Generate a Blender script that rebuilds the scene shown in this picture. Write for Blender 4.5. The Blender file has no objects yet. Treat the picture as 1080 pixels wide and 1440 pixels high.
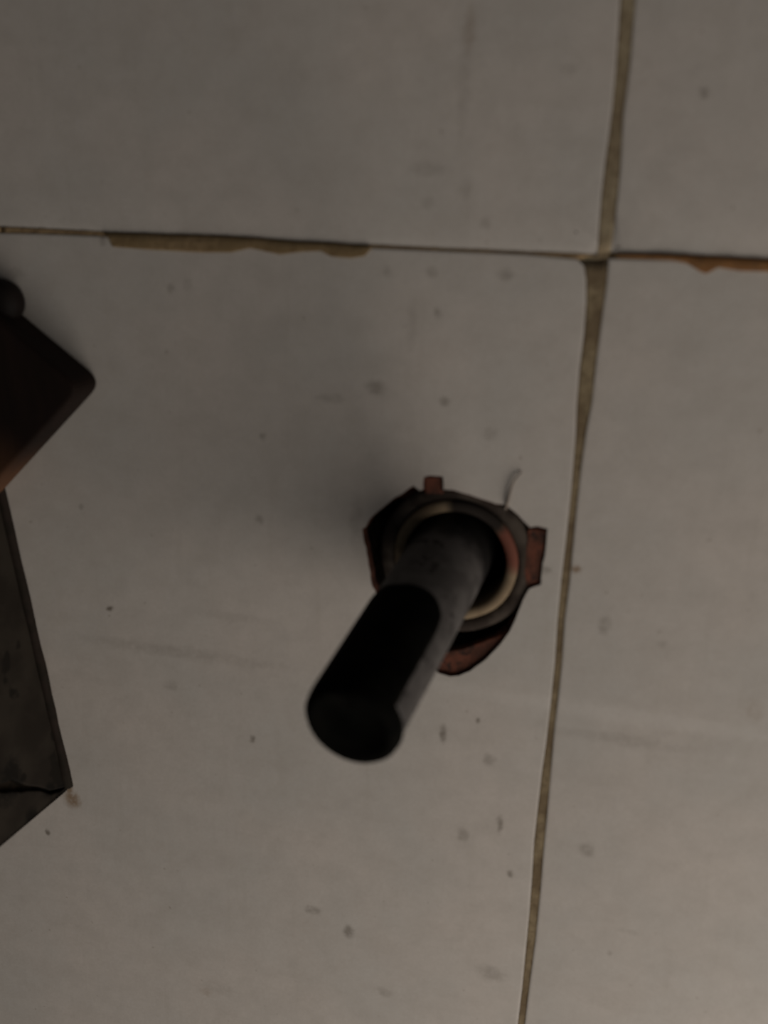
import bpy, bmesh, math, random
from mathutils import Vector, Matrix, noise as mnoise

random.seed(4)
scn = bpy.context.scene
COL = scn.collection

# ------------------------------------------------------------------ camera
F = 1450.0                                   # focal length in pixels of a 1080x1440 frame
ROT = Matrix(((0.968798, 0.24544, 0.034481),
              (0.108237, -0.293809, -0.949716),
              (-0.222967, 0.923816, -0.311207)))     # world -> camera (x right, y down, z forward)
CAM = Vector((0.10197927, -0.62, 1.23646812))
cam_data = bpy.data.cameras.new('camera')
cam_data.sensor_fit = 'VERTICAL'
cam_data.sensor_height = 36.0
cam_data.lens = F / 1440.0 * 36.0
cam_data.clip_start = 0.01
cam_data.dof.use_dof = True
cam_data.dof.focus_distance = 0.92
cam_data.dof.aperture_fstop = 3.6
cam = bpy.data.objects.new('camera', cam_data)
COL.objects.link(cam)
m3 = (Matrix(((1, 0, 0), (0, -1, 0), (0, 0, -1))) @ ROT).transposed()
cam.matrix_world = Matrix.Translation(CAM) @ m3.to_4x4()
scn.camera = cam

# ------------------------------------------------------------------ world, lamps, exposure
world = bpy.data.worlds.new('dim_room')
scn.world = world
world.use_nodes = True
world.node_tree.nodes['Background'].inputs[0].default_value = (0.95, 0.97, 1.0, 1)
world.node_tree.nodes['Background'].inputs[1].default_value = 0.028

def long_lamp(name, loc, target, along, length, width, power, color):
    d = bpy.data.lights.new(name, 'AREA')
    d.shape = 'RECTANGLE'; d.size = length; d.size_y = width; d.energy = power; d.color = color
    o = bpy.data.objects.new(name, d); COL.objects.link(o)
    z = (Vector(loc) - Vector(target)).normalized()
    x = Vector(along); x = (x - z * x.dot(z)).normalized()
    y = z.cross(x)
    o.matrix_world = Matrix.Translation(loc) @ Matrix((x, y, z)).transposed().to_4x4()
    return o
# unseen area lamp low on the right, stretched diagonally to soften the pipe's shadow
long_lamp('low_right_light', (0.98, -0.66, 0.12), (0.0, 0, 0.95), (1, 0, 1), 1.9, 1.0, 16.2, (1.0, 0.92, 0.83))

vs = scn.view_settings
vs.view_transform = 'Standard'; vs.look = 'None'; vs.gamma = 1.0; vs.use_curve_mapping = False
vs.exposure = 0.14

# ------------------------------------------------------------------ helpers
def ray(px, py):
    return ROT.transposed() @ Vector(((px - 540) / F, (py - 720) / F, 1))
def at(px, py, h=0.0):                       # point of the wall plane (or h in front of it)
    d = ray(px, py)
    return CAM + d * ((-h - CAM.y) / d.y)

def link(name, me, mat=None, parent=None):
    o = bpy.data.objects.new(name, me)
    COL.objects.link(o)
    for m in (mat if isinstance(mat, (list, tuple)) else [mat]):
        if m: me.materials.append(m)
    if parent: o.parent = parent
    return o
def from_bm(name, bm, mat=None, parent=None, smooth=True, recalc=True):
    if recalc: bmesh.ops.recalc_face_normals(bm, faces=bm.faces)
    me = bpy.data.meshes.new(name)
    bm.to_mesh(me); bm.free()
    for p in me.polygons: p.use_smooth = smooth
    return link(name, me, mat, parent)
def empty(name, loc):
    o = bpy.data.objects.new(name, None); COL.objects.link(o); o.location = loc
    o.empty_display_size = 0.02
    return o
def tag(o, label=None, cat=None, group=None, kind=None):
    for k, v in (('label', label), ('category', cat), ('group', group), ('kind', kind)):
        if v: o[k] = v
    return o
def reparent(child, parent):                 # parent at identity rotation: keep the child where it stands
    child.parent = parent
    child.matrix_parent_inverse = Matrix.Translation(-Vector(parent.location))

class NT:
    """tiny node-tree builder"""
    def __init__(s, name):
        s.m = bpy.data.materials.new(name); s.m.use_nodes = True
        s.t = s.m.node_tree; s.n = s.t.nodes
        s.b = s.n['Principled BSDF']
    def new(s, typ, **kw):
        n = s.n.new(typ)
        for k, v in kw.items(): setattr(n, k, v)
        return n
    def set(s, sock, v):
        if hasattr(v, 'is_output') or isinstance(v, bpy.types.NodeSocket): s.t.links.new(v, sock)
        else: sock.default_value = v
    def math(s, op, a, b=0.0, clamp=False):
        n = s.new('ShaderNodeMath', operation=op, use_clamp=clamp)
        s.set(n.inputs[0], a); s.set(n.inputs[1], b); return n.outputs[0]
    def vmath(s, op, a, b=None):
        n = s.new('ShaderNodeVectorMath', operation=op)
        s.set(n.inputs[0], a)
        if b is not None: s.set(n.inputs[1], b)
        return n.outputs['Value'] if op in ('LENGTH', 'DOT_PRODUCT') else n.outputs[0]
    def coord(s):
        return s.new('ShaderNodeTexCoord').outputs['Object']
    def noise(s, vec, scale, detail=4, rough=0.55, color=False, dist=0.0):
        n = s.new('ShaderNodeTexNoise'); s.set(n.inputs['Vector'], vec)
        n.inputs['Scale'].default_value = scale; n.inputs['Detail'].default_value = detail
        n.inputs['Roughness'].default_value = rough; n.inputs['Distortion'].default_value = dist
        return n.outputs['Color' if color else 'Fac']
    def ramp(s, f, lo, hi, a=0.0, b=1.0, smooth=True):
        n = s.new('ShaderNodeMapRange', clamp=True)
        n.interpolation_type = 'SMOOTHSTEP' if smooth else 'LINEAR'
        s.set(n.inputs['Value'], f)
        for k, v in (('From Min', lo), ('From Max', hi), ('To Min', a), ('To Max', b)):
            s.set(n.inputs[k], v)
        return n.outputs[0]
    def mix(s, f, a, b):
        n = s.new('ShaderNodeMix', data_type='RGBA')
        s.set(n.inputs[0], f)
        s.set(n.inputs[6], a if not isinstance(a, tuple) else (*a, 1) if len(a) == 3 else a)
        s.set(n.inputs[7], b if not isinstance(b, tuple) else (*b, 1) if len(b) == 3 else b)
        return n.outputs[2]
    def bump(s, h, strength, dist):
        n = s.new('ShaderNodeBump'); s.set(n.inputs['Height'], h)
        n.inputs['Strength'].default_value = strength; n.inputs['Distance'].default_value = dist
        s.t.links.new(n.outputs[0], s.b.inputs['Normal'])
    def out(s, color, rough=0.6, spec=0.3):
        s.set(s.b.inputs['Base Color'], color if not isinstance(color, tuple) else (*color, 1))
        s.set(s.b.inputs['Roughness'], rough)
        s.b.inputs['Specular IOR Level'].default_value = spec
        return s.m

def two_tone(name, c1, c2, scale, rough=0.7, spec=0.3, lo=0.4, hi=0.6, bump=0.0, speck=None):
    t = NT(name); v = t.coord()
    c = t.mix(t.ramp(t.noise(v, scale, 5), lo, hi), c1, c2)
    if speck:
        c = t.mix(t.ramp(t.noise(v, speck[1], 2), speck[2], speck[2] + 0.06), c, speck[0])
    if bump: t.bump(t.noise(v, scale * 3, 5), bump, 0.001)
    return t.out(c, rough, spec)

# ------------------------------------------------------------------ materials
PX = 0.00046                                 # metres on the wall per photo pixel, roughly
def tile_material():
    t = NT('white_glazed_tile'); v = t.coord()
    big = t.ramp(t.noise(v, 9, 4), 0.3, 0.7)
    fine = t.ramp(t.noise(v, 60, 5, 0.65), 0.3, 0.75)
    col = t.mix(big, (0.59, 0.535, 0.49), (0.53, 0.50, 0.465))
    col = t.mix(t.math('MULTIPLY', fine, 0.42), col, (0.47, 0.43, 0.39))
    # faint vertical dirt drips
    mot = t.ramp(t.noise(t.vmath('MULTIPLY', v, (1.0, 1.0, 1.6)), 26, 6, 0.7), 0.42, 0.72, 0.0, 0.35)
    col = t.mix(mot, col, (0.44, 0.40, 0.36))
    sv = t.vmath('MULTIPLY', v, (90, 90, 9))
    col = t.mix(t.ramp(t.noise(sv, 1, 3), 0.56, 0.80, 0.0, 0.22), col, (0.40, 0.36, 0.31))
    # dirt specks and smudges, where they stick to the glaze, and long dark and pale streaks
    w = t.vmath('ADD', v, t.vmath('MULTIPLY', t.vmath('SUBTRACT', t.noise(v, 130, 3, 0.6, color=True), (0.5, 0.5, 0.5)), (0.007, 0, 0.007)))
    DARK = [(155,856,6,5,.75),(355,1039,5,5,.8),(67,1171,6,6,.65),(490,1310,10,13,.65),(440,1280,16,9,.45),
            (528,545,16,10,.5),(465,560,24,6,.3),(625,565,8,7,.55),(615,440,7,8,.45),(545,382,7,7,.35),
            (606,384,9,7,.4),(711,386,12,8,.4),(365,730,7,6,.4),(370,614,6,6,.4),(623,1033,5,16,.55),
            (688,1068,12,10,.4),(672,1013,5,5,.55),(703,1160,6,15,.5),(651,1174,10,12,.4),(825,1195,13,11,.4),
            (850,880,9,15,.4),(718,1228,6,6,.5),(692,1369,28,14,.35),(652,120,9,60,.17),(602,238,30,9,.2),
            (655,268,8,12,.2),(683,315,9,7,.25),(602,285,9,8,.22),(415,110,18,24,.13),(240,406,6,6,.35),
            (990,131,6,6,.4),(800,97,12,6,.2),(500,735,10,40,.2),(768,802,9,5,.45),(240,965,14,8,.25),
            (250,917,190,10,.2),(330,868,70,8,.12),(115,712,5,5,.3),(857,1340,5,5,.3),(540,1395,14,8,.3),
            (310,1390,30,14,.18),(690,610,12,9,.25),(580,455,9,30,.18),(932,905,8,6,.25),(870,1040,120,10,.18),
            (145,338,6,7,.35),(265,400,8,8,.2),(20,385,16,10,.3),(885,1310,20,5,.15)]
    BROWN = [(101,1124,18,16,.85),(98,1112,8,12,.8),(810,800,8,6,.8),(660,40,9,26,.3),(290,1395,12,8,.25),(1060,1000,16,18,.2)]
    LIGHT = [(870,1005,260,13,.35),(650,970,60,12,.3),(480,1070,26,40,.2)]
    def blobs(lst):
        acc = None
        for px, py, rx, ry, s_ in lst:
            p = at(px, py)
            d = t.vmath('SUBTRACT', w, (p.x, 0, p.z))
            d = t.vmath('MULTIPLY', d, (1 / (rx * PX * 1.25), 0, 1 / (ry * PX * 1.4)))
            f = t.ramp(t.vmath('LENGTH', d), 0.25, 1.05, min(1.0, s_ * (1.4 if rx < 7 else 1.0)), 0.0)
            acc = f if acc is None else t.math('MAXIMUM', acc, f)
        return acc
    patch = t.ramp(t.noise(v, 210, 4, 0.7), 0.30, 0.60, 0.35, 1.0)
    col = t.mix(blobs(LIGHT), col, (0.66, 0.62, 0.58))
    col = t.mix(t.math('MULTIPLY', blobs(DARK), patch), col, (0.15, 0.125, 0.10))
    col = t.mix(t.math('MULTIPLY', blobs(BROWN), patch), col, (0.22, 0.13, 0.06))
    sp = t.ramp(t.noise(v, 170, 2, 0.5), 0.70, 0.78, 0, 0.45)
    col = t.mix(sp, col, (0.22, 0.18, 0.14))
    gr = t.ramp(t.noise(v, 420, 3, 0.7), 0.3, 0.7, 0.0, 0.16)
    col = t.mix(gr, col, (0.36, 0.32, 0.27))
    t.bump(t.noise(v, 35, 3), 0.14, 0.002)
    return t.out(col, 0.6, 0.2)
M_tile = tile_material()
M_body = two_tone('tile_body_terracotta', (0.085, 0.034, 0.023), (0.05, 0.022, 0.016), 180, 0.95, 0.1, bump=0.4)
def grout_mat(name, c1, c2, c3):
    t = NT(name); v = t.coord()
    c = t.mix(t.ramp(t.noise(v, 28, 4), 0.40, 0.60), c1, c2)
    c = t.mix(t.ramp(t.noise(v, 140, 5, 0.7), 0.42, 0.70, 0, 0.75), c, c3)
    t.bump(t.noise(v, 260, 5, 0.7), 0.6, 0.0012)
    return t.out(c, 0.95, 0.1)
M_grout = grout_mat('stained_grout', (0.36, 0.295, 0.195), (0.25, 0.195, 0.125), (0.18, 0.13, 0.08))
M_grout_low = grout_mat('brown_grout', (0.30, 0.235, 0.145), (0.19, 0.14, 0.085), (0.14, 0.10, 0.06))
M_grout_line = grout_mat('dirty_joint_line', (0.38, 0.265, 0.145), (0.30, 0.21, 0.12), (0.22, 0.145, 0.08))
M_smear = grout_mat('olive_filler', (0.27, 0.19, 0.105), (0.22, 0.155, 0.082), (0.17, 0.115, 0.06))
M_smear_o = grout_mat('rusty_filler', (0.29, 0.145, 0.058), (0.22, 0.11, 0.046), (0.16, 0.09, 0.045))
M_brick = two_tone('red_brick', (0.155, 0.058, 0.038), (0.085, 0.040, 0.029), 90, 0.95, 0.1, bump=0.5, speck=((0.05, 0.03, 0.025), 200, 0.58))
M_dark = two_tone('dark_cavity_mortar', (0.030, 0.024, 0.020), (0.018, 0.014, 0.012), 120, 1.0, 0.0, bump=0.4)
M_sleeve = two_tone('dirty_grey_sleeve', (0.082, 0.066, 0.053), (0.034, 0.025, 0.020), 38, 0.85, 0.15, bump=0.3)
def lip_material():
    t = NT('cream_plastic_lip'); v = t.coord()
    n = t.noise(v, 45, 4)
    c = t.mix(t.ramp(n, 0.4, 0.7), (0.26, 0.195, 0.125), (0.17, 0.12, 0.075))
    def near(px, py, r0, r1):
        p = at(px, py)
        d = t.vmath('LENGTH', t.vmath('MULTIPLY', t.vmath('SUBTRACT', v, (p.x, 0, p.z)), (1, 0, 1)))
        return t.ramp(t.math('ADD', d, t.math('MULTIPLY', t.math('SUBTRACT', n, 0.5), 0.012)), r0, r1, 1.0, 0.0)
    c = t.mix(near(730, 770, 0.012, 0.022), c, (0.17, 0.062, 0.042))        # brick dust
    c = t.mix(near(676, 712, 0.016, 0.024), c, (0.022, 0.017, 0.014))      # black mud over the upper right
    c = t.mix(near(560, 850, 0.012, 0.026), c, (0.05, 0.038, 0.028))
    return t.out(c, 0.8, 0.15)
M_lip = lip_material()
def pipe_material():
    t = NT('dusty_dark_pipe'); v = t.coord()
    n = t.noise(v, 60, 5)
    c = t.mix(t.ramp(n, 0.4, 0.6), (0.080, 0.073, 0.070), (0.052, 0.047, 0.045))
    c = t.mix(t.ramp(t.noise(v, 110, 2), 0.60, 0.66), c, (0.020, 0.016, 0.016))
    # the hole's shade painted black on the pipe's root, up to a ragged edge
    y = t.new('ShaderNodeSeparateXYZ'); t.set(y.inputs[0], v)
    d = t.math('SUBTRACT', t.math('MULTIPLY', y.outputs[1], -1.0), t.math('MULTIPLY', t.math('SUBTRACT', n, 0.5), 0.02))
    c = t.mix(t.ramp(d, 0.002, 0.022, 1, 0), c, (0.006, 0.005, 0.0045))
    t.bump(t.noise(v, 180, 5), 0.15, 0.001)
    return t.out(c, 0.62, 0.3)
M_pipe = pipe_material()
M_rubber = two_tone('black_rubber', (0.0024, 0.0024, 0.0020), (0.0045, 0.0043, 0.0036), 50, 0.85, 0.02, bump=0.15)
M_grime = two_tone('black_grime', (0.012, 0.011, 0.009), (0.03, 0.022, 0.016), 90, 0.95, 0.1)
M_seal = two_tone('brown_sealant', (0.018, 0.012, 0.009), (0.012, 0.009, 0.006), 80, 0.85, 0.15)
def wood_mat():
    t = NT('dark_brown_wood'); v = t.coord()
    g = t.noise(t.vmath('MULTIPLY', v, (60, 60, 14)), 1, 5, 0.6, dist=0.8)
    c = t.mix(t.ramp(g, 0.35, 0.65), (0.0085, 0.0046, 0.0032), (0.013, 0.0068, 0.0046))
    p = at(-10, 690)
    d = t.vmath('LENGTH', t.vmath('MULTIPLY', t.vmath('SUBTRACT', v, (p.x, p.y, p.z)), (1 / .062, 0, 1 / .055)))
    c = t.mix(t.ramp(t.math('ADD', d, t.math('MULTIPLY', g, 0.5)), 0.4, 1.5, 0.9, 0), c, (0.10, 0.045, 0.022))
    return t.out(c, 0.8, 0.15)
M_wood = wood_mat()
M_knob = two_tone('dark_brown_knob', (0.006, 0.0038, 0.003), (0.010, 0.006, 0.005), 60, 0.7, 0.2)

# ------------------------------------------------------------------ joint lines measured on the wall
def W(lst): return [at(x, y) for x, y in lst]
UL = W([(872,0),(866,95),(861,150),(856,190),(851,225),(845,280),(841,335),(840,358)])     # upper joint, left side
UR = W([(893,0),(886,90),(876,165),(872,240),(866,300),(859,345),(858,355)])               # upper joint, right side
LL = W([(812,366),(821,374),(824,395),(824,425),(821,470),(815,517),(811,567),(809,617),(803,692),(796,758),(789,817),(784,871),
        (780,933),(774,992),(768,1044),(762,1086),(756,1138),(751,1183),(748,1235),(744,1287),(739,1339),(734,1391),(728,1440)])
LR = W([(856,364),(853,400),(847,442),(839,504),(832,567),(824,608),(817,658),(811,712),(807,754),(801,817),(794,871),(790,933),
        (784,990),(780,1020),(775,1079),(769,1148),(764,1200),(760,1252),(753,1322),(746,1374),(738,1440)])
HT_L = W([(0,319),(52,321),(130,325),(171,327),(311,332),(415,339),(518,344),(640,350),(740,354),(840,358)])
HB_L = W([(0,328),(52,329),(130,332),(171,334),(311,339),(415,345),(518,349),(640,354),(740,358),(812,365)])
HT_R = W([(858,355),(940,358),(1040,363),(1080,365)])
HB_R = W([(856,363),(940,366),(1040,372),(1080,374)])

X0, X1, X2, X3 = -0.93, -0.43, 0.576, 1.05
def mean(l, k): return sum(getattr(p, k) for p in l) / len(l)
ZT, ZB = 1.80, 0.44
zj = HT_L[0].z
def v3(x, z): return Vector((x, 0, z))
xu_l, xu_r = UL[0].x, UR[0].x
xl_l, xl_r = LL[-1].x, LR[-1].x

# hole broken through the tile (photo: notch at the top, square chip at the right, crescent below)
HOLE = W([(597,689),(597,672),(604,670),(622,672),(623,690),(637,691),(650,694),(672,701),(688,707),(709,711),(728,726),(744,743),
          (756,741),(769,745),(766,771),(761,800),(759,821),(748,824),(742,828),(731,850),(724,870),(715,888),(703,905),(682,926),(660,943),
          (645,949),(633,950),(618,946),(600,932),(575,908),(550,872),(532,838),(525,823),(520,795),(516,770),(511,745),(516,741),
          (522,731),(531,721),(544,711),(556,701),(567,696),(573,690),(580,685),(586,688),(590,691)])

def densify(loop, step):
    out = []
    n = len(loop)
    for i in range(n):
        a, b = loop[i], loop[(i + 1) % n]
        k = max(1, int((b - a).length / step))
        out += [a.lerp(b, j / k) for j in range(k)]
    return out
def inset(loop, d):                          # loop runs counter-clockwise seen from the room
    n = len(loop); out = []
    for i in range(n):
        p, q, r = loop[i - 1], loop[i], loop[(i + 1) % n]
        def nrm(a, b):
            e = (b - a); e.normalize(); return Vector((-e.z, 0, e.x))
        n1, n2 = nrm(p, q), nrm(q, r)
        m = n1 + n2
        if m.length < 1e-6: m = n1.copy()
        m.normalize()
        c = max(0.5, m.dot(n1))
        out.append(q + m * (d / c))
    return out
def area(l): return sum(l[i].x * l[(i + 1) % len(l)].z - l[(i + 1) % len(l)].x * l[i].z for i in range(len(l))) / 2

def make_tile(loop, parent, hole=None, soft=None):
    """one ceramic tile: side, rounded arris, flat glaze; soft(point) = width of the cushioned edge there"""
    if area(loop) < 0: loop = loop[::-1]
    loop = densify(loop, 0.012)
    bm = bmesh.new()
    def ring(pts, ys): return [bm.verts.new((p.x, y, p.z)) for p, y in zip(pts, ys)]
    n = len(loop)
    widths = [soft(p) if soft else 0.002 for p in loop]
    drops = [0.0011 if w > 0.006 else 0.00025 for w in widths]
    pw = [1.25 if w > 0.006 else 2.0 for w in widths]
    rings = [ring(loop, [0.008] * n), ring(loop, [d + 0.0002 for d in drops])]
    last = loop
    for fr in (0.06, 0.25, 0.5, 0.75, 1.0):
        pts = []
        ins = [inset(loop, 1.0)[i] - loop[i] for i in range(n)] if fr == 0.06 else dirs
        if fr == 0.06: dirs = ins
        for i in range(n): pts.append(loop[i] + dirs[i] * (widths[i] * fr))
        rings.append(ring(pts, [d * (1 - fr) ** k for d, k in zip(drops, pw)]))
    for a, b in zip(rings, rings[1:]):
        for i in range(n):
            f = bm.faces.new((a[i], a[(i + 1) % n], b[(i + 1) % n], b[i]))
            f.material_index = 1 if a is rings[0] else 0
    edges = [bm.edges.get((rings[-1][i], rings[-1][(i + 1) % n])) for i in range(n)]
    if hole:
        h = hole if area(hole) > 0 else hole[::-1]
        h = densify(h, 0.004)
        # ragged chipping
        h = [p + Vector((mnoise.noise(p * 420) * 0.0008, 0, mnoise.noise(p * 420 + Vector((7, 3, 1))) * 0.0008)) for p in h]
        k = len(h)
        grow = inset(h, -0.0007)
        r0 = ring(grow, [0.0] * k); r1 = ring(h, [0.0009] * k); r2 = ring(h, [0.0085] * k)
        for a, b, mi in ((r0, r1, 1), (r1, r2, 1)):
            for i in range(k):
                f = bm.faces.new((a[i], a[(i + 1) % k], b[(i + 1) % k], b[i])); f.material_index = mi
        edges += [bm.edges.get((r0[i], r0[(i + 1) % k])) for i in range(k)]
        res = bmesh.ops.triangle_fill(bm, use_beauty=True, use_dissolve=False, edges=edges, normal=(0, -1, 0))
    else:
        bm.faces.new(rings[-1])
    o = from_bm('tile', bm, [M_tile, M_body], parent, smooth=True)
    o.data.set_sharp_from_angle(angle=math.radians(50))
    return o

# ------------------------------------------------------------------ the wall
def slab_with_hole(name, x0, x1, z0, z1, y0, y1, hole, mats, parent):
    bm = bmesh.new()
    h = densify(hole, 0.006); k = len(h)
    outer = densify([v3(x0, z0), v3(x1, z0), v3(x1, z1), v3(x0, z1)], 0.08)
    def loop_edges(y, pts):
        vs_ = [bm.verts.new((p.x, y, p.z)) for p in pts]
        return vs_, [bm.edges.new((vs_[i], vs_[(i + 1) % len(vs_)])) for i in range(len(vs_))]
    ov, oe = loop_edges(y0, outer); hv, he = loop_edges(y0, h)
    bmesh.ops.triangle_fill(bm, use_beauty=True, edges=oe + he, normal=(0, -1, 0))
    ob = [bm.verts.new((p.x, y1, p.z)) for p in outer]; hb = [bm.verts.new((p.x, y1, p.z)) for p in h]
    for a, b in ((ov, ob), (hv, hb)):
        for i in range(len(a)):
            f = bm.faces.new((a[i], a[(i + 1) % len(a)], b[(i + 1) % len(a)], b[i]))
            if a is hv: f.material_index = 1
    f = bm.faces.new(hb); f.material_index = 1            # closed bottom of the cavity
    bm.faces.new(ob)
    return from_bm(name, bm, mats, parent, smooth=False, recalc=True)

# hole in the brickwork behind: wide at left and top, close to the sleeve at right and below
BACK = W([(600,702),(640,702),(690,714),(718,732),(736,757),(744,790),(740,826),(728,860),(710,886),(678,908),(644,918),(600,914),
          (556,880),(524,850),(506,800),(502,750),(520,722),(556,706)])
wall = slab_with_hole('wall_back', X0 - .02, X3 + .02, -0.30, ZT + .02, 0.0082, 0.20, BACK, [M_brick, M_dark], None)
tag(wall, 'wall of large dirty white tiles with brown joints', kind='structure')

# red brick left standing close behind the broken edge
def brick_chip(px, y):
    pts = W(px)
    if area(pts) < 0: pts = pts[::-1]
    pts = densify(pts, 0.004)
    bm = bmesh.new()
    fr = [bm.verts.new((p.x + mnoise.noise(p * 300) * .0005, y + mnoise.noise(p * 200) * .0005, p.z)) for p in inset(pts, 0.0008)]
    md = [bm.verts.new((p.x, y + .001, p.z)) for p in pts]
    bk = [bm.verts.new((p.x, 0.0084, p.z)) for p in pts]
    bm.faces.new(fr); bm.faces.new(bk)
    for a, b in ((fr, md), (md, bk)):
        for i in range(len(pts)): bm.faces.new((a[i], a[(i + 1) % len(pts)], b[(i + 1) % len(pts)], b[i]))
    return from_bm('brick_chip', bm, M_brick, wall, smooth=False)
brick_chip([(596,671),(623,671),(624,696),(597,697)], 0.0012)
brick_chip([(742,744),(769,746),(765,772),(760,800),(758,822),(746,824),(739,827),(735,800)], 0.0016)
brick_chip([(714,890),(704,905),(682,926),(660,943),(645,949),(633,950),(612,943),(622,918),(650,914),(690,899)], 0.0022)

def soft_bottom(p):                          # lower edges of the upper row are cushioned
    ref = HT_L[0].lerp(HT_L[-1], (p.x - HT_L[0].x) / (HT_L[-1].x - HT_L[0].x)).z
    return 0.023 if abs(p.z - ref) < 0.006 else 0.002
upper_left = [v3(X1 + .002, HT_L[0].z)] + HT_L + UL[::-1][1:] + [v3(xu_l, ZT), v3(X1 + .002, ZT)]
upper_right = [v3(xu_r, ZT)] + UR + HT_R[1:] + [v3(X2 - .002, HT_R[-1].z), v3(X2 - .002, ZT)]
lower_left = [v3(X1 + .002, HB_L[0].z)] + HB_L + LL[1:] + [v3(xl_l, ZB), v3(X1 + .002, ZB)]
lower_right = [v3(xl_r, ZB)] + LR[::-1] + HB_R[1:] + [v3(X2 - .002, HB_R[-1].z), v3(X2 - .002, ZB)]
make_tile(lower_left, wall, hole=HOLE)
make_tile(lower_right, wall)
make_tile(upper_left, wall, soft=soft_bottom)
make_tile(upper_right, wall, soft=soft_bottom)
zl0 = HB_L[0].z; zu0 = HT_L[0].z
def rect(x0, x1, z0, z1): return [v3(x0, z0), v3(x1, z0), v3(x1, z1), v3(x0, z1)]
make_tile(rect(X0, X1 - .002, zu0, ZT), wall, soft=soft_bottom)      # next tiles beyond the frame
make_tile(rect(X0, X1 - .002, ZB, zl0), wall)
make_tile(rect(X0, X1 - .002, -.28, ZB - .005), wall)
make_tile(rect(X1 + .002, xl_l, -.28, ZB - .005), wall)
make_tile(rect(xl_r, X2 - .002, -.28, ZB - .005), wall)

def strip(name, a, b, y, mat, depth=0.006, name_parent=wall, wob=0.0, ya=None, cut=1.0):
    """grout bar between two measured edge lines a and b (same direction), slightly uneven face"""
    def resample(l, k):
        L = [0]
        for p, q in zip(l, l[1:]): L.append(L[-1] + (q - p).length)
        out = []
        for j in range(k):
            s_ = L[-1] * j / (k - 1)
            i = max(0, min(len(l) - 2, next((i for i in range(len(L) - 1) if L[i + 1] >= s_ - 1e-9), len(l) - 2)))
            out.append(l[i].lerp(l[i + 1], (s_ - L[i]) / max(1e-9, L[i + 1] - L[i])))
        return out
    k = 90
    a, b = resample(a, k), resample(b, k)
    bm = bmesh.new(); rows = []
    for p, q in zip(a, b):
        r = []
        for j, fr in enumerate((0, 0, .15, .5, .85, 1, 1)):
            c = p.lerp(q, fr)
            yf = y if ya is None else ya + (y - ya) * min(1.0, fr / cut)
            yy = depth + y if j in (0, 6) else yf - wob * (0.4 + 0.6 * math.sin(math.pi * fr)) + mnoise.noise(c * 160) * 0.00035
            r.append(bm.verts.new((c.x, yy, c.z)))
        rows.append(r)
    for r, s_ in zip(rows, rows[1:]):
        for j in range(6): bm.faces.new((r[j], r[j + 1], s_[j + 1], s_[j]))
    bm.faces.new(rows[0]); bm.faces.new(rows[-1][::-1])
    return from_bm(name, bm, mat, name_parent)
GY = 0.0007
strip('grout', [v3(xu_l, ZT)] + UL, [v3(xu_r, ZT)] + UR, GY, M_grout)
strip('grout', LL + [v3(xl_l, ZB)], LR + [v3(xl_r, ZB)], GY, M_grout_low)
strip('grout', HT_L, HB_L, GY, M_grout_line, ya=.0009)
strip('grout', [v3(X1, HT_L[0].z), HT_L[0]], [v3(X1, HB_L[0].z), HB_L[0]], GY, M_grout_line)
strip('grout', HT_R + [v3(X2, HT_R[-1].z)], HB_R + [v3(X2, HB_R[-1].z)], GY, M_grout_line, ya=.0009)
strip('grout', [UL[-1], UR[-1]], [LL[0], LR[0]], GY, M_grout)
strip('grout', [v3(X1 - .002, -.28), v3(X1 - .002, ZT)], [v3(X1 + .002, -.28), v3(X1 + .002, ZT)], GY, M_grout_line)
strip('grout', [v3(X0, ZB - .005), v3(X2, ZB - .005)], [v3(X0, ZB), v3(X2, ZB)], GY + .0004, M_grout_line)
# filler smeared over the lower tiles
SM1 = ([(146,327),(171,327),(240,329),(311,331),(360,334),(415,339),(470,341),(520,346)],
       [(154,336),(158,347),(207,351),(285,355),(325,355),(352,349),(394,358),(425,354),(451,353),(466,361),(495,363),(513,360),(522,350)])
SM2 = ([(868,357),(940,357),(1000,360),(1040,362),(1080,364),(1130,367)],
       [(868,361),(940,365),(965,370),(985,382),(993,385),(1001,381),(1010,376),(1040,381),(1080,382),(1130,383)])
o = strip('grout_smear', W(SM1[0]), W(SM1[1]), -0.0003, M_smear, depth=0.0016, wob=0.0005, ya=.0008, cut=.15)
o = strip('grout_smear', W(SM2[0]), W(SM2[1]), -0.0003, M_smear_o, depth=0.0016, wob=0.0005, ya=.0008, cut=.15)
o['label'] = 'rusty orange filler'

# ------------------------------------------------------------------ sleeve set in the wall
def lathe(profile, segs, axis_pt, u, v, n, wob=0.0, closed=False):
    """profile: (radius, height along n) pairs turned about n"""
    bm = bmesh.new(); rings = []
    for r, h in profile:
        ring = []
        for i in range(segs):
            a = 2 * math.pi * i / segs
            rr = r * (1 + wob * mnoise.noise(Vector((math.cos(a) * 2, math.sin(a) * 2, h * 60 + r * 40))))
            ring.append(bm.verts.new(axis_pt + u * (rr * math.cos(a)) + v * (rr * math.sin(a)) + n * h))
        rings.append(ring)
    pairs = list(zip(rings, rings[1:])) + ([(rings[-1], rings[0])] if closed else [])
    for a, b in pairs:
        for i in range(segs):
            bm.faces.new((a[i], a[(i + 1) % segs], b[(i + 1) % segs], b[i]))
    return bm, rings
N = Vector((0, -1, 0)); UX = Vector((1, 0, 0)); UZ = Vector((0, 0, 1))
S0 = at(640, 789, 0)
dep = (ROT @ (S0 - CAM)).z
S = dep / F
t_sleeve = empty('wall_sleeve', S0)
tag(t_sleeve, 'dirty grey sleeve ring with a cream lip set into the broken hole in the tile', 'pipe sleeve')
ro, rm, ri = 110 * S, 89 * S, 72.5 * S
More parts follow.
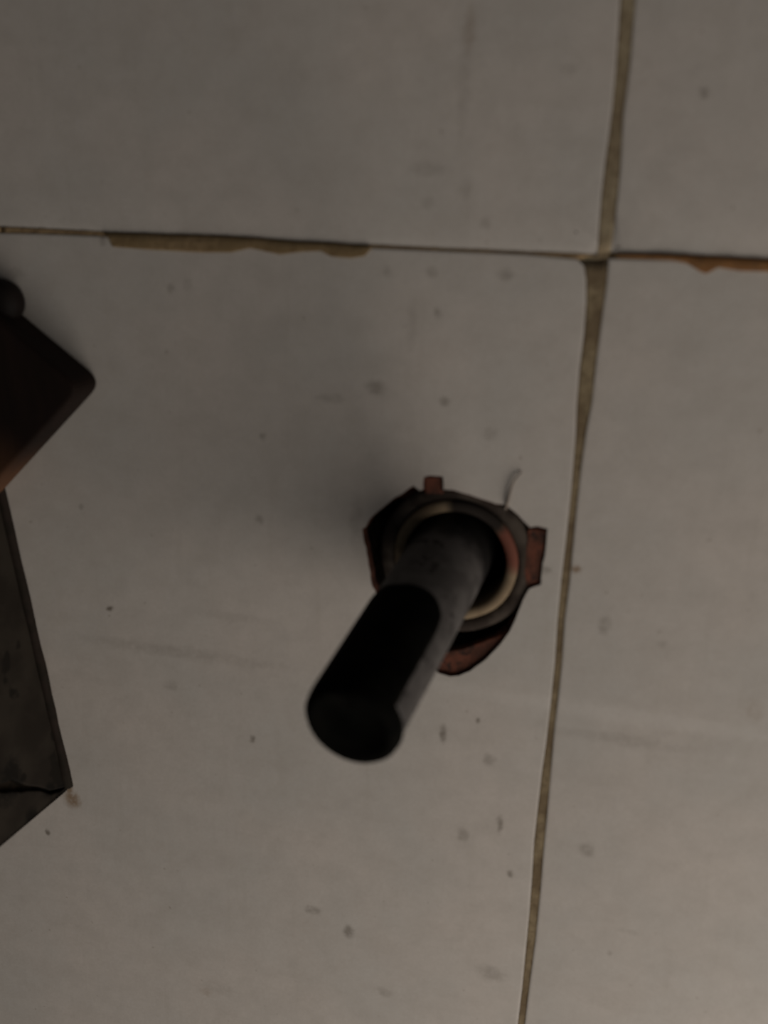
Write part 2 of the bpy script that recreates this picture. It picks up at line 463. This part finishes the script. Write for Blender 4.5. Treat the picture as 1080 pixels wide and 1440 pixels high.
bm, _ = lathe([(ro, -0.09), (ro, -0.004), (ro - .0012, -0.002), (rm + .001, -0.0012), (rm, -0.003), (rm, -0.09)], 64, S0, UX, UZ, N, 0.02, closed=True)
reparent(from_bm('outer_ring', bm, M_sleeve), t_sleeve)
bm, _ = lathe([(rm - .0002, -0.085), (rm - .0002, -0.0005), (rm - .0012, 0.0008), (ri + .001, 0.0006), (ri, -0.001), (ri, -0.085)], 64, S0, UX, UZ, N, 0.015, closed=True)
lip = from_bm('inner_lip', bm, M_lip); reparent(lip, t_sleeve); lip['label'] = 'cream coloured inner lip'

# ------------------------------------------------------------------ the black pipe
P0 = at(628, 790, 0)
z0 = (ROT @ (P0 - CAM)).z
P1 = CAM + ray(500, 1008) * (z0 / 1.22)
AX = (P1 - P0); PL = AX.length; AX.normalize()
toc = (CAM - (P0 + P1) / 2); toc = (toc - AX * toc.dot(AX)).normalized()     # side of the pipe turned to the room
RT = toc.cross(AX).normalized()
if (ROT @ RT).x < 0: RT = -RT
PR = 58.5 * z0 / F
t_pipe = empty('drain_pipe', P0)
tag(t_pipe, 'dark grey pipe stub sticking out of the broken hole, its free end sheathed in black', 'pipe')
back = -0.07
bm, rings = lathe([(PR, back), (PR, -0.03), (PR, 0.0), (PR, PL * .25), (PR, PL * .5), (PR * .99, PL * .75), (PR * .985, PL - .004), (PR * .95, PL - .001),
                   (PR * .86, PL - .001), (PR * .86, back)], 56, P0, toc, RT, AX, closed=True)
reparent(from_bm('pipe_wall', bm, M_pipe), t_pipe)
# plug that closes the mouth, a shallow dished face
bm, rings = lathe([(PR * .85, PL - .03), (PR * .85, PL - .0012), (PR * 1.0, PL - .0006), (PR * 1.025, PL + .0012), (PR * 1.0, PL + .0055), (PR * .92, PL + .0085), (PR * .80, PL + .0092), (PR * .70, PL + .0075), (PR * .3, PL + .0070)],
                  56, P0, toc, RT, AX)
bm.faces.new(rings[0]); bm.faces.new(rings[-1])
plug = from_bm('end_plug', bm, M_rubber); reparent(plug, t_pipe); plug['label'] = 'black plug closing the mouth'
# black sheath: wraps the outer half of the pipe but for a strip along its right side
bm = bmesh.new()
a_open0, a_open1 = math.radians(33), math.radians(112)      # angle from toc towards RT
na, ns = 60, 26
r_in, r_out = PR * 1.004, PR * 1.035
grid_o, grid_i = [], []
for i in range(na + 1):
    fr = i / na
    ang = a_open1 - 2 * math.pi + (a_open0 - (a_open1 - 2 * math.pi)) * fr     # from the far side round the left to the strip
    edge = (a_open0 - ang)
    start = PL * 0.435
    c = math.radians(34)
    if edge < c: start += PL * 0.13 * (1 - math.sqrt(max(0, 1 - (1 - edge / c) ** 2)))
    start += 0.0016 * mnoise.noise(Vector((ang * 2.2, 3, 0)))
    lo, li = [], []
    for j in range(ns + 1):
        s_ = start + (PL + .0008 - start) * j / ns
        a2 = ang
        if edge < math.radians(20): a2 += (0.035 * mnoise.noise(Vector((s_ * 70, 1, 5)))) * (1 - edge / math.radians(20))
        d = toc * math.cos(a2) + RT * math.sin(a2)
        th = r_out if 0 < j < ns else r_out - PR * .012
        lo.append(bm.verts.new(P0 + d * th + AX * s_)); li.append(bm.verts.new(P0 + d * r_in + AX * s_))
    grid_o.append(lo); grid_i.append(li)
for g in (grid_o, grid_i):
    for i in range(na):
        for j in range(ns): bm.faces.new((g[i][j], g[i + 1][j], g[i + 1][j + 1], g[i][j + 1]))
for i in range(na):
    for j in (0, ns): bm.faces.new((grid_o[i][j], grid_o[i + 1][j], grid_i[i + 1][j], grid_i[i][j]))
for i in (0, na):
    for j in range(ns): bm.faces.new((grid_o[i][j], grid_o[i][j + 1], grid_i[i][j + 1], grid_i[i][j]))
sh = from_bm('sheath', bm, M_rubber); reparent(sh, t_pipe); sh['label'] = 'black rubber sheath around the free end'

# loose strand of fibre curling up from the edge of the hole
def tube(pts, rad, segs=8):
    bm = bmesh.new(); rings = []
    for i, p in enumerate(pts):
        t = (pts[min(i + 1, len(pts) - 1)] - pts[max(i - 1, 0)]).normalized()
        u = t.orthogonal().normalized(); v = t.cross(u)
        r = rad(i / (len(pts) - 1))
        rings.append([bm.verts.new(p + u * (r * math.cos(2 * math.pi * k / segs)) + v * (r * math.sin(2 * math.pi * k / segs))) for k in range(segs)])
    for a, b in zip(rings, rings[1:]):
        for k in range(segs): bm.faces.new((a[k], a[(k + 1) % segs], b[(k + 1) % segs], b[k]))
    bm.faces.new(rings[0]); bm.faces.new(rings[-1])
    return bm
M_fibre = two_tone('grey_fibre', (0.22, 0.18, 0.15), (0.17, 0.14, 0.12), 200, 0.9, 0.1)
sp = [at(711,716,-.001), at(714,704,.0016), at(717,692,.002), at(720,682,.0022), at(724,674,.002), at(729,668,.0016), at(734,664,.0009)]
pts = []
for i in range(len(sp) - 1):
    for j in range(4): pts.append(sp[i].lerp(sp[i + 1], j / 4))
pts.append(sp[-1])
fb = from_bm('fibre_strand', tube(pts, lambda f: 0.0009 * (1 - .5 * f)), M_fibre)
tag(fb, 'thin grey fibre strand curling up from the top right rim of the hole', 'fibre')

# ------------------------------------------------------------------ cracked stone panel standing out of the wall at left
V = at(97, 1105, 0.0004)
cdir = (at(5, 705) - at(97, 1105)).normalized()
ndir = Vector((-0.10, -1, -0.02)).normalized()
nrm = cdir.cross(ndir).normalized()
if nrm.x < 0: nrm = -nrm                     # faces right
def panel_pt(px, py):                        # where a line of sight meets the panel's face
    d = ray(px, py); return CAM + d * ((V - CAM).dot(nrm) / d.dot(nrm))
def split(p): 
    q = p - V
    M2 = Matrix(((cdir.x, ndir.x), (cdir.z, ndir.z)))
    A = Matrix(((cdir.dot(cdir), cdir.dot(ndir)), (cdir.dot(ndir), ndir.dot(ndir))))
    return A.inverted() @ Vector((q.dot(cdir), q.dot(ndir)))
def stone_material():
    t = NT('grimy_grey_stone'); v = t.coord()
    n = t.noise(v, 26, 5)
    c = t.mix(t.ramp(n, 0.35, 0.65), (0.026, 0.021, 0.016), (0.016, 0.0125, 0.0095))
    c = t.mix(t.ramp(t.noise(v, 45, 2), 0.62, 0.68), c, (0.010, 0.008, 0.006))
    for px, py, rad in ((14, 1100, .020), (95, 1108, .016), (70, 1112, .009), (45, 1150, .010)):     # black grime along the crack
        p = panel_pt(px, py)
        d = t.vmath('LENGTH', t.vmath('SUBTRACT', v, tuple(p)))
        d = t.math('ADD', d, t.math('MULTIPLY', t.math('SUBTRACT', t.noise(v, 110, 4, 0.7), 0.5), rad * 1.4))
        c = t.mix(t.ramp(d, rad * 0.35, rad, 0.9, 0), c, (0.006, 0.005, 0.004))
    t.bump(t.noise(v, 80, 5), 0.2, 0.001)
    return t.out(c, 0.8, 0.1)
M_stone = stone_material()
CR_U = [split(panel_pt(*p)) for p in [(94,1107),(72,1112),(58,1107),(40,1105),(30,1101),(18,1096),(8,1101),(0,1102)]]
CR_L = [split(panel_pt(*p)) for p in [(92,1111),(72,1117),(58,1112),(40,1112),(30,1114),(18,1113),(8,1115),(0,1114)]]
def ext(l):                                  # carry the crack on beyond the frame
    a, b = l[-3], l[-1]; d = (b - a).normalized()
    return l + [b + d * 0.03, b + d * 0.06]
CR_U, CR_L = ext(CR_U), ext(CR_L)
def plate(poly, thick, mat, name, bev=0.0012):
    bm = bmesh.new()
    vs_ = [bm.verts.new(V + cdir * p.x + ndir * p.y) for p in poly]
    f = bm.faces.new(vs_)
    r = bmesh.ops.extrude_face_region(bm, geom=[f])
    for g in r['geom']:
        if isinstance(g, bmesh.types.BMVert): g.co -= nrm * thick
    bmesh.ops.recalc_face_normals(bm, faces=bm.faces)
    bmesh.ops.bevel(bm, geom=[e for e in bm.edges if e.calc_face_angle(0) > .6], offset=bev, segments=2, profile=.5, affect='EDGES')
    return from_bm(name, bm, mat, smooth=False)
DEP = 0.16
v2 = lambda a, b: Vector((a, b))
cl = CR_U[-1]
t_panel = empty('stone_panel', V)
tag(t_panel, 'grimy grey stone panel standing out of the wall at left, cracked across its lower corner', 'panel')
top_c = 0.262
upper = [v2(0.0015, 0.0006)] + CR_U + [v2(cl.x, DEP), v2(top_c, DEP), v2(top_c, 0.0006)]
cl2 = CR_L[-1]
lower = [v2(-0.0002, 0.0010)] + CR_L + [v2(cl2.x, DEP), v2(0.0, DEP)]
reparent(plate(upper, 0.014, M_stone, 'upper_piece'), t_panel)
reparent(plate(lower, 0.014, M_stone, 'lower_piece'), t_panel)
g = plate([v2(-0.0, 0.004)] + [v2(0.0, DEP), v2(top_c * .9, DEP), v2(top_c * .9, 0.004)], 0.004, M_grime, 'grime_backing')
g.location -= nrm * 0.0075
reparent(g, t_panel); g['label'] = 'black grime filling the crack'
# sealant bead where the panel meets the tiles, and along the lower edge
pts = [V + cdir * (top_c * i / 20) + ndir * 0.0012 + nrm * (0.0004 + 0.0007 * mnoise.noise(Vector((i * .6, 2, 0)))) for i in range(21)]
b = from_bm('sealant_bead', tube(pts, lambda f: 0.0040 + 0.0008 * mnoise.noise(Vector((f * 9, 0, 0)))), M_seal)
reparent(b, t_panel); b['label'] = 'dark brown sealant bead'

# ------------------------------------------------------------------ dark brown wooden block turned on its corner
B = at(147, 536, 0)
e1 = (at(40, 447) - B); e1.y = 0; e1.normalize()
e2 = (at(2, 694) - B); e2.y = 0; e2.normalize()
TH = 0.030
L1, L2 = 0.17, 0.130
bm = bmesh.new()
def corner_loop(y):
    r = 0.013; o = []
    for k in range(7):
        a = k / 6
        p = B + e2 * (r * (1 - a) ** 2) + e1 * (r * a ** 2)
        o.append(bm.verts.new((p.x, y, p.z)))
    for q in (B + e1 * L1, B + e1 * L1 + e2 * L2, B + e2 * L2): o.append(bm.verts.new((q.x, y, q.z)))
    return o
la, lb = corner_loop(-0.0003), corner_loop(-TH)
k = len(la)
bm.faces.new(la); bm.faces.new(lb)
for i in range(k): bm.faces.new((la[i], la[(i + 1) % k], lb[(i + 1) % k], lb[i]))
bmesh.ops.recalc_face_normals(bm, faces=bm.faces)
bmesh.ops.bevel(bm, geom=[e for e in bm.edges if e.calc_face_angle(0) > .8], offset=0.003, segments=3, profile=.5, affect='EDGES')
t_block = empty('wooden_block', B)
tag(t_block, 'dark brown wooden block on the tiles at left, turned on its corner, with a knob', 'block')
reparent(from_bm('body', bm, M_wood, smooth=False), t_block)
# round peg on the upper edge of the block
K = at(11, 424, 0.0)
bm, rings = lathe([(0.008, 0.0003), (0.0110, 0.0005), (0.0150, 0.003), (0.0164, 0.009), (0.0150, 0.015), (0.0098, 0.019), (0.004, 0.0202)], 28, K, UX, UZ, N, 0.05)
bm.faces.new(rings[0]); bm.faces.new(rings[-1])
kn = from_bm('knob', bm, M_knob); reparent(kn, t_block); kn['label'] = 'almost black round knob'
